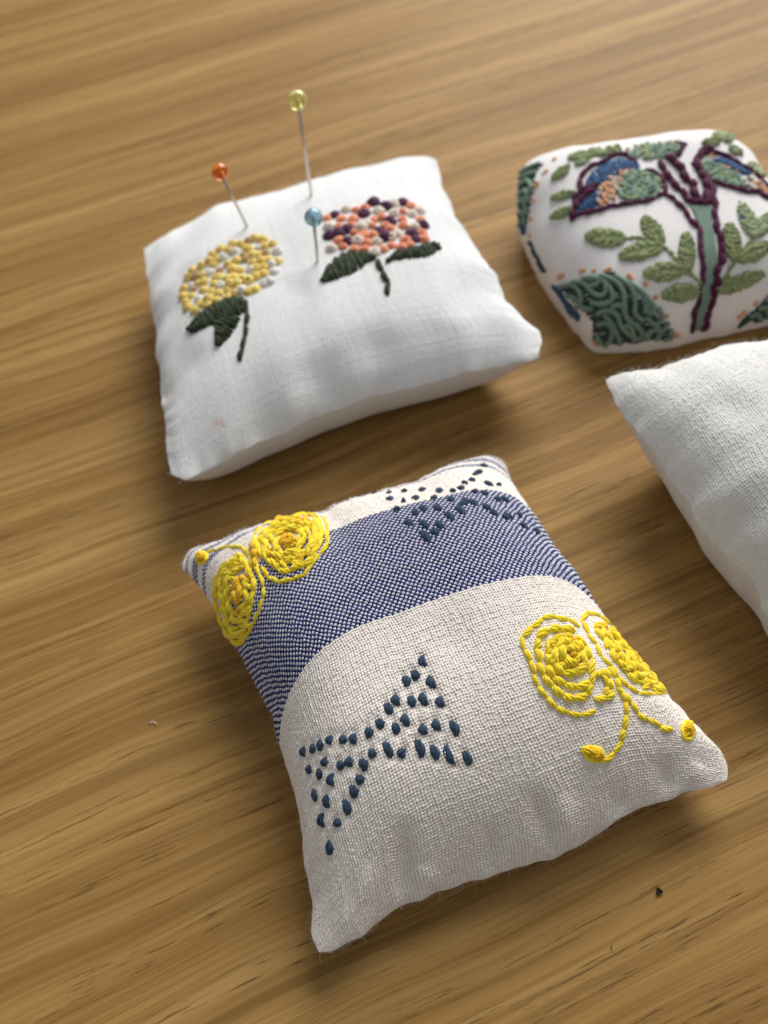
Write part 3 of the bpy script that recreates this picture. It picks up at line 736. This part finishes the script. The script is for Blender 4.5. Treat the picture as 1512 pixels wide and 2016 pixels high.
panels(wc, wr, M_WHITE, 0.00035, 0.00012, wattr)
fuzz(wc, wr, M_FUZZW, 2500, L=(0.0004, 0.0016), r=0.000012)
sw = Sew(wc, wr)
KR = 1.28 * MM
# coral flower
pur = Z2((275,405),(490,335),(650,335),(560,355),(440,400),(585,440),(340,485),(250,520),(300,508),(350,548),(520,490),(548,525),(700,505),(768,460),(722,535))
cre = Z2((340,375),(520,380),(455,458),(420,475),(610,395),(705,400),(740,380),(715,470),(618,510),(590,530),(405,550),(510,555),(250,465),(262,585),(600,345),(505,605))
cor = Z2((310,425),(375,430),(400,375),(445,370),(490,430),(480,462),(368,460),(442,512),(450,560),(445,592),(300,545),(560,470),(588,488),(650,385),(652,430),(672,340),(695,355),(655,465),(750,430),(760,500),(765,535),(670,545),(692,565),(550,592),(590,570),(420,530))
poly = Z2((240,400),(300,370),(400,350),(490,320),(580,325),(660,320),(720,350),(770,400),(790,460),(785,540),(690,575),(590,600),(500,620),(420,610),(340,580),(260,600),(230,540),(225,470))
fl = sw.core(Z2((500, 620), (510, 560), (515, 500)), M_CORAL, 0.4 * MM, 'flower_head'); fl['label'] = 'coral, purple and cream knotted flower head'
for L_, m_ in ((pur, M_PURP), (cre, M_CREAM), (cor, M_CORAL)):
    for p in L_: sw.knot(p, m_, KR * (0.95 if m_ is M_CORAL else 1.12), fl)
for p in scatter(poly, 14.5, pur + cre + cor, seed=5): sw.knot(p, M_CORAL, KR * 0.85, fl)
# yellow flower
wh = Z1((650,1160),(575,1195),(475,1305),(560,1390),(750,1285),(890,1255),(905,1290),(840,1375),(870,1365),(690,1425),(935,1160),(410,1470),(805,1140),(360,1395))
tn = Z1((550,1290),(720,1220),(380,1410),(855,1175),(740,1090),(390,1330),(705,1190))
poly = Z1((650,1090),(750,1055),(850,1080),(920,1110),(960,1170),(950,1250),(900,1320),(870,1390),(780,1440),(680,1440),(560,1480),(440,1530),(380,1570),(300,1550),(290,1450),(330,1370),(360,1290),(430,1220),(530,1140))
fl = sw.core(Z1((690, 1450), (640, 1350), (620, 1280)), M_LYEL, 0.4 * MM, 'flower_head'); fl['label'] = 'yellow knotted flower head with white and tan knots'
for p in wh: sw.knot(p, M_WFL, KR * 0.95, fl)
for p in tn: sw.knot(p, M_TAN, KR * 0.85, fl)
for p in scatter(poly, 12.5, wh + tn, seed=9): sw.knot(p, M_LYEL, KR * 0.92, fl)
LR = 0.72 * MM
sw.satin(Z1((335,1665),(400,1570),(480,1510),(570,1465),(640,1455),(700,1480)), Z1((370,1705),(450,1670),(530,1640),(610,1610),(690,1590),(735,1540)), M_DGREEN, 17, LR, 'leaf', 0.04)
sw.satin(Z1((520,1770),(505,1700),(505,1640),(560,1610)), Z1((560,1785),(610,1730),(650,1690),(690,1610)), M_DGREEN, 10, LR, 'leaf', 0.02)
o = sw.core(Z1((690,1500),(728,1560),(718,1650),(712,1750),(680,1885)), M_DGREEN, 0.4 * MM, 'stem'); sw.line(Z1((690,1500),(728,1560),(718,1650),(712,1750),(680,1885)), M_DGREEN, 26, 0.62 * MM, o)
sw.satin(Z2((200,750),(225,690),(290,620),(360,590),(430,600),(490,635)), Z2((240,772),(310,755),(370,735),(420,705),(460,670),(492,655)), M_DGREEN, 16, LR, 'leaf', 0.04)
sw.satin(Z2((560,650),(610,600),(680,580),(760,560),(820,555)), Z2((575,665),(640,650),(720,645),(800,635),(855,598)), M_DGREEN, 15, LR, 'leaf', 0.06)
o = sw.core(Z2((515,650),(545,720),(578,780),(568,845)), M_DGREEN, 0.4 * MM, 'stem'); sw.line(Z2((515,650),(545,720),(578,780),(568,845)), M_DGREEN, 22, 0.72 * MM, o)

# ------------------------------------------------------------------ embroidered floral pincushion
pc = Cushion(
    back=[(1021, 356), (1032, 338), (1071, 330), (1135, 322), (1237, 305), (1339, 294), (1395, 286), (1418, 278), (1432, 280)],
    right=[(1432, 280), (1448, 305), (1485, 350), (1535, 430), (1590, 520), (1622, 580), (1620, 600)],
    front=[(1163, 672), (1176, 682), (1237, 682), (1339, 665), (1406, 651), (1512, 626), (1600, 606), (1620, 597)],
    left=[(1021, 356), (1017, 380), (1019, 443), (1041, 491), (1071, 545), (1102, 589), (1132, 633), (1150, 662), (1166, 676)],
    zc=(0.011, 0.013, 0.0025, 0.002), zmid=(0.000, 0, 0, 0), Ht=0.0118, Hb=0.013, n=5.5, nbot=6, q=0.7, seed=12, puck=0.0002, lumps=0.00025, smooth=2)
pr = tag(empty('pincushion', at_z((1320, 560), 0)), 'plump white pincushion embroidered with green leaves and plum edged flowers', 'pincushion')
panels(pc, pr, M_COTTON, 0.00045, 0.00007, None, 2)
sw = Sew(pc, pr)
for tip, basep, half, m_, n_ in [((450,668),(665,682),58,M_LEAF,11),((785,555),(885,700),52,M_LEAF,10),((645,785),(885,725),54,M_LEAF,12),((1035,645),(1045,860),48,M_LEAF,11),((785,885),(1015,865),54,M_LEAF,12),((893,1010),(1115,978),52,M_LEAF,12),
        ((1280,590),(1320,800),52,M_LEAF,11),((1350,480),(1435,665),48,M_LEAF2,10),((1520,715),(1335,800),52,M_LEAF,11),((1490,880),(1215,982),46,M_LEAF,12),((1530,540),(1430,665),46,M_LEAF2,9),
        ((258,335),(350,265),28,M_LEAF,7),((250,450),(375,415),26,M_LEAF,7),((248,560),(372,505),30,M_LEAF,7),((350,215),(480,190),26,M_LEAF,7),((400,250),(460,215),22,M_LEAF2,6),((480,170),(560,190),22,M_LEAF2,6),
        ((1140,130),(1215,115),26,M_LEAF,6),((1200,80),(1270,95),26,M_LEAF2,7),((1290,150),(1340,185),24,M_LEAF2,6),((1400,250),(1470,310),26,M_LEAF2,6),((1270,120),(1300,90),18,M_LEAF2,5)]:
    sw.leaf(Z3(tip, basep), half * 1.12 / 2.953, m_, n_, 0.62 * MM)
for br in (Z3((660,682),(760,668),(830,700),(920,740),(990,810),(1090,900),(1130,960)), Z3((1430,660),(1340,795),(1270,885),(1215,975)), Z3((880,700),(900,730)), Z3((1010,868),(1085,900))):
    o = sw.core(br, M_LEAF, 0.3 * MM, 'branch'); sw.line(br, M_LEAF, 14, 0.46 * MM, o)
# trunk: laid teal threads between plum edges
trL = Z3((1060,490),(1105,580),(1135,680),(1140,780),(1145,900),(1125,1010),(1100,1120),(1085,1215)); trR = Z3((1175,480),(1180,600),(1200,700),(1210,800),(1195,900),(1180,1000),(1150,1110),(1115,1205))
A_, B_ = resample(trL, 20), resample(trR, 20)
for k in range(8):
    t = (k + 0.5) / 8; sw.core([tuple(x) for x in A_ * (1 - t) + B_ * t], M_SAGE, 0.33 * MM, 'trunk_thread', n=26)
def plum(pts, r=0.62, step=23): sw.line(pts, M_PLUM, step, r * 1.05 * MM, name='outline_stitch', jit=2.0, kind='s', over=0.22)
plum(Z3((915,425),(1000,470),(1060,560),(1120,640),(1108,720),(1130,800),(1130,900),(1112,1000),(1090,1100),(1068,1220)))
plum(Z3((1200,380),(1190,480),(1215,600),(1225,700),(1240,800),(1205,900),(1212,980),(1180,1080),(1125,1215)), 0.8)
plum(Z3((1225,700),(1235,800),(1195,930),(1190,1010)), 0.7)
plum(Z3((885,232),(950,330),(1030,440),(1090,475)), 0.8); plum(Z3((920,205),(1010,290),(1070,380),(1110,450)), 0.9); plum(Z3((1080,470),(1140,480),(1180,440)), 0.8)
plum(Z3((1190,165),(1120,168),(1095,235),(1150,330),(1185,400),(1190,470)), 0.85); plum(Z3((1150,330),(1170,420),(1150,470)), 0.8)
plum(Z3((930,212),(1000,192),(1042,150),(1010,118),(960,125)))
# left flower
plum(Z3((378,572),(430,540),(590,495),(720,485),(860,448),(920,420),(908,365),(870,310),(800,285)), 0.62)
plum(Z3((378,572),(405,470),(378,445),(440,400),(530,378)), 0.8); plum(Z3((400,480),(450,420),(500,385)), 0.8)
plum(Z3((440,400),(425,335),(480,270),(560,220),(650,190),(740,218),(750,250)), 0.66); plum(Z3((620,185),(700,190)), 0.6)
def fill(L_, R_, m_, n_, r_, nm): return sw.satin(Z3(*L_), Z3(*R_), m_, n_, r_ * MM, nm, 0.02)
fill(((450,345),(488,285),(560,230),(645,205),(742,225)), ((490,405),(545,385),(600,345),(670,305),(750,285)), M_BLUE, 20, 0.5, 'blue_petal')
fill(((395,535),(420,480),(440,430),(500,395)), ((425,540),(500,510),(545,480),(575,430)), M_BLUE, 12, 0.5, 'blue_petal')
def tuft(poly, dmin, mats, nm, r_=0.46, seed=3):
    P = Z3(*poly); c = np.mean(np.array(P), axis=0)
    o = sw.core([tuple(c - [8, 0]), tuple(c), tuple(c + [8, 0])], mats[0], 0.3 * MM, nm)
    rd = random.Random(seed)
    for p in scatter(P, dmin, seed=seed):
        an = rd.uniform(0, math.pi); d = np.array((math.cos(an), math.sin(an))) * 8
        sw.stitch(np.array(p) - d, np.array(p) + d, rd.choice(mats), r_ * MM, o, 'stitch', 's', rd.uniform(0, 0.35) * MM)
tuft(((650,350),(700,310),(770,290),(860,320),(900,385),(850,440),(760,460),(680,455),(635,420)), 5.6, [M_MINT, M_MINT, M_SAGE, M_LEAF2], 'flower_centre')
tuft(((690,190),(760,150),(900,135),(1000,135),(990,175),(900,205),(780,205)), 5.6, [M_MINT, M_MINT, M_SAGE, M_LEAF2], 'flower_centre', seed=6)
tuft(((1120,255),(1180,230),(1240,262),(1340,330),(1400,385),(1300,372),(1180,325)), 5.6, [M_MINT, M_MINT, M_SAGE, M_LEAF2], 'flower_centre', seed=8)
tuft(((520,410),(600,335),(700,295),(660,345),(632,430),(560,480),(510,470)), 7.5, [M_PEACH, M_PEACH, M_CREAM], 'peach_petal', seed=14)
tuft(((1400,320),(1512,400),(1512,430),(1420,390)), 7.5, [M_PEACH, M_CREAM], 'peach_petal', seed=15)
tuft(((400,190),(520,165),(650,150),(640,180),(500,200)), 8, [M_LEAF2, M_LEAF], 'foliage_tuft', seed=4)
# right flower
plum(Z3((1080,250),(1130,165),(1230,180),(1340,232),(1430,300),(1520,392)), 0.62); plum(Z3((1080,250),(1130,300),(1180,350),(1280,382),(1400,412),(1460,420),(1520,455)), 0.62)
fill(((1195,215),(1250,205),(1320,235),(1400,290)), ((1215,245),(1270,265),(1330,300),(1400,315)), M_BLUE, 16, 0.5, 'blue_petal')
plum(Z3((1340,470),(1370,560),(1400,640)), 0.4)
sw.stitch(*Z3((1345, 510), (1375, 610)), M_BLUE, 0.6 * MM)
# deep teal leaf with laid swirling cords
leafP = [(290,955),(440,895),(600,885),(720,935),(820,1005),(880,1085),(930,1155),(965,1250),(540,1312),(498,1250),(512,1110),(420,1112),(340,1040)]
o = sw.core(Z3((560,1290),(640,1150),(600,1000),(480,940)), M_DSAGE, 0.5 * MM, 'fern_leaf')
# dark ground threads, then the thick cords on top
for k in range(17):
    t = k / 16; A = np.array((300 + 200 * min(1, t * 1.6), 955 + 330 * max(0, t))); B = np.array((620 + 345 * t, 880 + 365 * t))
    sw.line(Z3(tuple(A), tuple(B)), M_DSAGE, 32, 0.62 * MM, o, name='ground_stitch', over=0.1)
swirl = [((310,960),(380,940),(430,985),(440,1050),(400,1080)),((380,930),(450,930),(490,990),(540,1020),(580,1000),(570,940)),((440,910),(520,905),(600,960),(620,1040),(560,1070),(490,1050)),((540,895),(640,930),(680,1000),(670,1090),(700,1160),(760,1180)),
         ((620,895),(720,960),(740,1040),(730,1120),(790,1150)),((700,935),(790,1000),(800,1070),(790,1110)),((780,990),(850,1070),(840,1120),(800,1090)),((870,1080),(900,1140),(850,1180),(800,1130)),((930,1160),(900,1210),(840,1200),(790,1240)),
         ((520,1120),(570,1090),(640,1110),(650,1180),(700,1230),(760,1260)),((520,1180),(570,1160),(610,1200),(600,1260),(560,1300)),((560,1120),(600,1160),(640,1240),(650,1290)),((740,1180),(780,1210),(770,1270)),((850,1160),(880,1230),(850,1265)),((940,1200),(950,1250),(900,1262)),
         ((350,1010),(400,1020),(450,1090),(500,1090)),((690,1080),(640,1060),(600,1080)),((680,1170),(720,1200),(730,1270)),((480,960),(520,950),(560,910)),((640,1000),(600,1040)),((520,1240),(540,1290)),((820,1220),(800,1265))]
for q in swirl:
    P = smooth_curve(resample(Z3(*q), 24), 4); sw.core([tuple(x) for x in P], M_SAGE, 0.56 * MM, 'laid_cord', n=22, lift=0.35 * MM)
# leaf wrapping the left side
o = sw.core(Z3((100,270),(90,400),(85,600)), M_DSAGE, 0.6 * MM, 'fern_leaf')
for k in range(12):
    t = k / 11; sw.line(Z3((62 + 3 * t, 300 + 320 * t), (200 - 95 * t ** 0.5, 250 + 370 * t)), M_DSAGE, 22, 0.6 * MM, o, name='ground_stitch', over=0.1)
for q in [((80,300),(130,270),(190,250)),((75,330),(130,310),(165,300)),((75,370),(120,340),(145,380),(120,430)),((70,420),(110,400),(125,470)),((70,480),(100,450),(115,540)),((68,540),(95,520),(105,600)),((70,600),(90,580))]:
    sw.core(Z3(*q), M_SAGE, 0.55 * MM, 'laid_cord', n=14, lift=0.3 * MM)
fill(((58,560),(60,600),(62,640)), ((110,570),(110,610),(108,640)), M_BLUE, 7, 0.5, 'blue_petal')
fill(((255,950),(290,1010),(330,1080),(385,1165)), ((300,965),(345,1040),(400,1090),(425,1130)), M_BLUE, 14, 0.55, 'blue_petal')
fill(((125,700),(150,770),(190,850)), ((140,700),(175,770),(225,870)), M_DSAGE, 8, 0.5, 'leaf')
# small leaf at the lower right
fill(((1340,1175),(1390,1120),(1440,1080),(1512,1000)), ((1360,1190),(1420,1175),(1480,1160),(1540,1130)), M_DSAGE, 14, 0.6, 'fern_leaf')
for q in [((1400,1130),(1440,1110),(1470,1150)),((1450,1080),(1490,1070),(1510,1120)),((1490,1030),(1530,1030),(1540,1080))]:
    sw.core(Z3(*q), M_SAGE, 0.55 * MM, 'laid_cord', n=14, lift=0.3 * MM)
for p in Z3((320,892),(300,900),(425,868),(440,860),(500,862),(590,855),(575,862),(705,895),(715,905),(800,945),(860,1020),(925,1130),(965,1230),(985,1240),(505,1290), (220,290),(210,300),(170,360),(165,375),(148,460),(130,560),(128,660),
            (620,300),(650,290),(720,285),(690,290),(590,330),(560,372),(590,360),(610,340),(530,415),(560,430),(510,460),(575,460),(600,440),(545,475),(620,390),(1180,205),(1190,190),(1250,262),(1275,270),(1330,285),(1420,345),(1445,365),(1470,392),(1490,405),(1350,1132),(1440,1052),(1375,1110),(480,130),(700,165),(940,125),(270,220)):
    sw.knot(p, M_PEACH, 0.62 * MM)

# ------------------------------------------------------------------ plain off-white pincushion
oc = Cushion(
    back=[(1193, 748), (1205, 741), (1260, 730), (1314, 719), (1388, 697), (1448, 682), (1512, 671), (1600, 650), (1700, 615), (1740, 600)],
    right=[(1740, 600), (1790, 700), (1850, 830), (1930, 960), (1990, 1050)],
    front=[(1545, 1300), (1580, 1300), (1700, 1230), (1850, 1140), (1960, 1080), (1990, 1050)],
    left=[(1193, 748), (1195, 760), (1215, 795), (1248, 842), (1290, 896), (1329, 952), (1370, 1024), (1418, 1080), (1462, 1128), (1497, 1172), (1515, 1220), (1528, 1280), (1545, 1300)],
    zc=(0.016, 0.014, 0.010, 0.008), zmid=(0.000, 0, 0, 0.001), Ht=0.0105, Hb=0.017, n=3.4, nbot=5, q=0.9, seed=21, puck=0.0003, lumps=0.0003, smooth=3)
orr = tag(empty('pincushion', at_z((1560, 950), 0)), 'plain off-white linen pincushion with a pointed corner and no embroidery', 'pincushion')
oc.creases = [(oc.hit((1390, 770))[2], oc.hit((1500, 840))[2], 0.05, 0.0007)]
oc.rebuild()
panels(oc, orr, M_OFFW, 0.00046, 0.00017)
fuzz(oc, orr, M_FUZZW, 3000, L=(0.0004, 0.0018), r=0.000011)

# ------------------------------------------------------------------ pins
def pin(head_px, entry_px, gmat, label, hr=0.0019):
    E, nr, _ = wc.hit(entry_px)
    d = ray(head_px).normalized()
    # head: point of the sight line nearest to the upright line through the entry point
    u = Vector((0, 0, 1)); w0 = CAM - E; b_ = d.dot(u); d0, e0 = d.dot(w0), u.dot(w0)
    t = (b_ * e0 - d0) / (1 - b_ * b_); Hd = CAM + d * t
    ax = (Hd - E).normalized(); L = (Hd - E).length
    root = empty('pin', tuple(E)); tag(root, label, 'pin', 'glass headed pins in the white pincushion')
    pts = [ax * x for x in (-0.0080, -0.006, -0.002, L * 0.5, L)]; V, Fc = tube_mesh([(pts, [0.00004, 0.00024, 0.00033, 0.00033, 0.00033])], 12)
    link('shaft', mesh('shaft', V, Fc), M_STEEL, root)
    bm = bmesh.new(); bmesh.ops.create_uvsphere(bm, u_segments=32, v_segments=20, radius=hr)
    for v in bm.verts:                       # melted glass bead, drawn out a little towards the shaft
        k = max(0.0, -v.co.z / hr - 0.55); v.co.z *= 0.97; v.co.z -= k * hr * 0.25
    me = bpy.data.meshes.new('head'); bm.to_mesh(me); bm.free()
    me.polygons.foreach_set('use_smooth', [True] * len(me.polygons))
    h = link('head', me, gmat, root); h.location = ax * L; h.rotation_euler = ax.to_track_quat('Z', 'Y').to_euler()
    V, Fc = tube_mesh([([ax * (L - hr * 1.25), ax * (L - hr * 0.8)], [0.00034, 0.0005])], 12)
    link('collar', mesh('collar', V, Fc), gmat, root)
pin((586, 197), (613, 385), glass('yellow_glass', (0.95, 0.93, 0.42), (0.90, 0.86, 0.25)), 'tall pin with a yellow glass bead head')
pin((433, 338), (487, 447), glass('orange_glass', (0.92, 0.28, 0.02), (0.75, 0.16, 0.01)), 'leaning pin with an orange glass bead head', 0.0017)
pin((617, 428), (625, 515), glass('blue_glass', (0.45, 0.74, 0.85), (0.32, 0.60, 0.74)), 'short pin with a pale blue glass bead head', 0.0018)

# ------------------------------------------------------------------ lint and crumbs on the table
c0 = at_z((1298, 1754), 0.0003); bm = bmesh.new(); bmesh.ops.create_icosphere(bm, subdivisions=2, radius=0.00042)
for v in bm.verts: v.co *= 1 + 0.35 * math.sin(v.co.x * 9000 + v.co.y * 7000); v.co.z *= 0.6
me = bpy.data.meshes.new('crumb'); bm.to_mesh(me); bm.free(); o = link('crumb', me, M_CRUMB); o.location = c0
tag(o, 'tiny black crumb lying on the bare wood', 'crumb')
def lint(px, label, r=0.00007, mtl=None):
    P = [at_z(p, 0.00012 + 0.0002 * (i % 2)) for i, p in enumerate(px)]; c = P[0].copy(); V, Fc = tube_mesh([([p - c for p in P], [r] * len(P))], 5)
    o = link('lint_fibre', mesh('lint_fibre', V, Fc), mtl or M_FUZZW); o.location = c; tag(o, label, 'lint')
lint([(293, 1424), (299, 1421), (304, 1422), (308, 1425)], 'short white lint fibre lying on the wood beside the blue stripe')
lint([(1203, 1861), (1204, 1865), (1205, 1870)], 'tiny dark fibre on the bare wood near the black crumb', 0.00005, M_CRUMB)
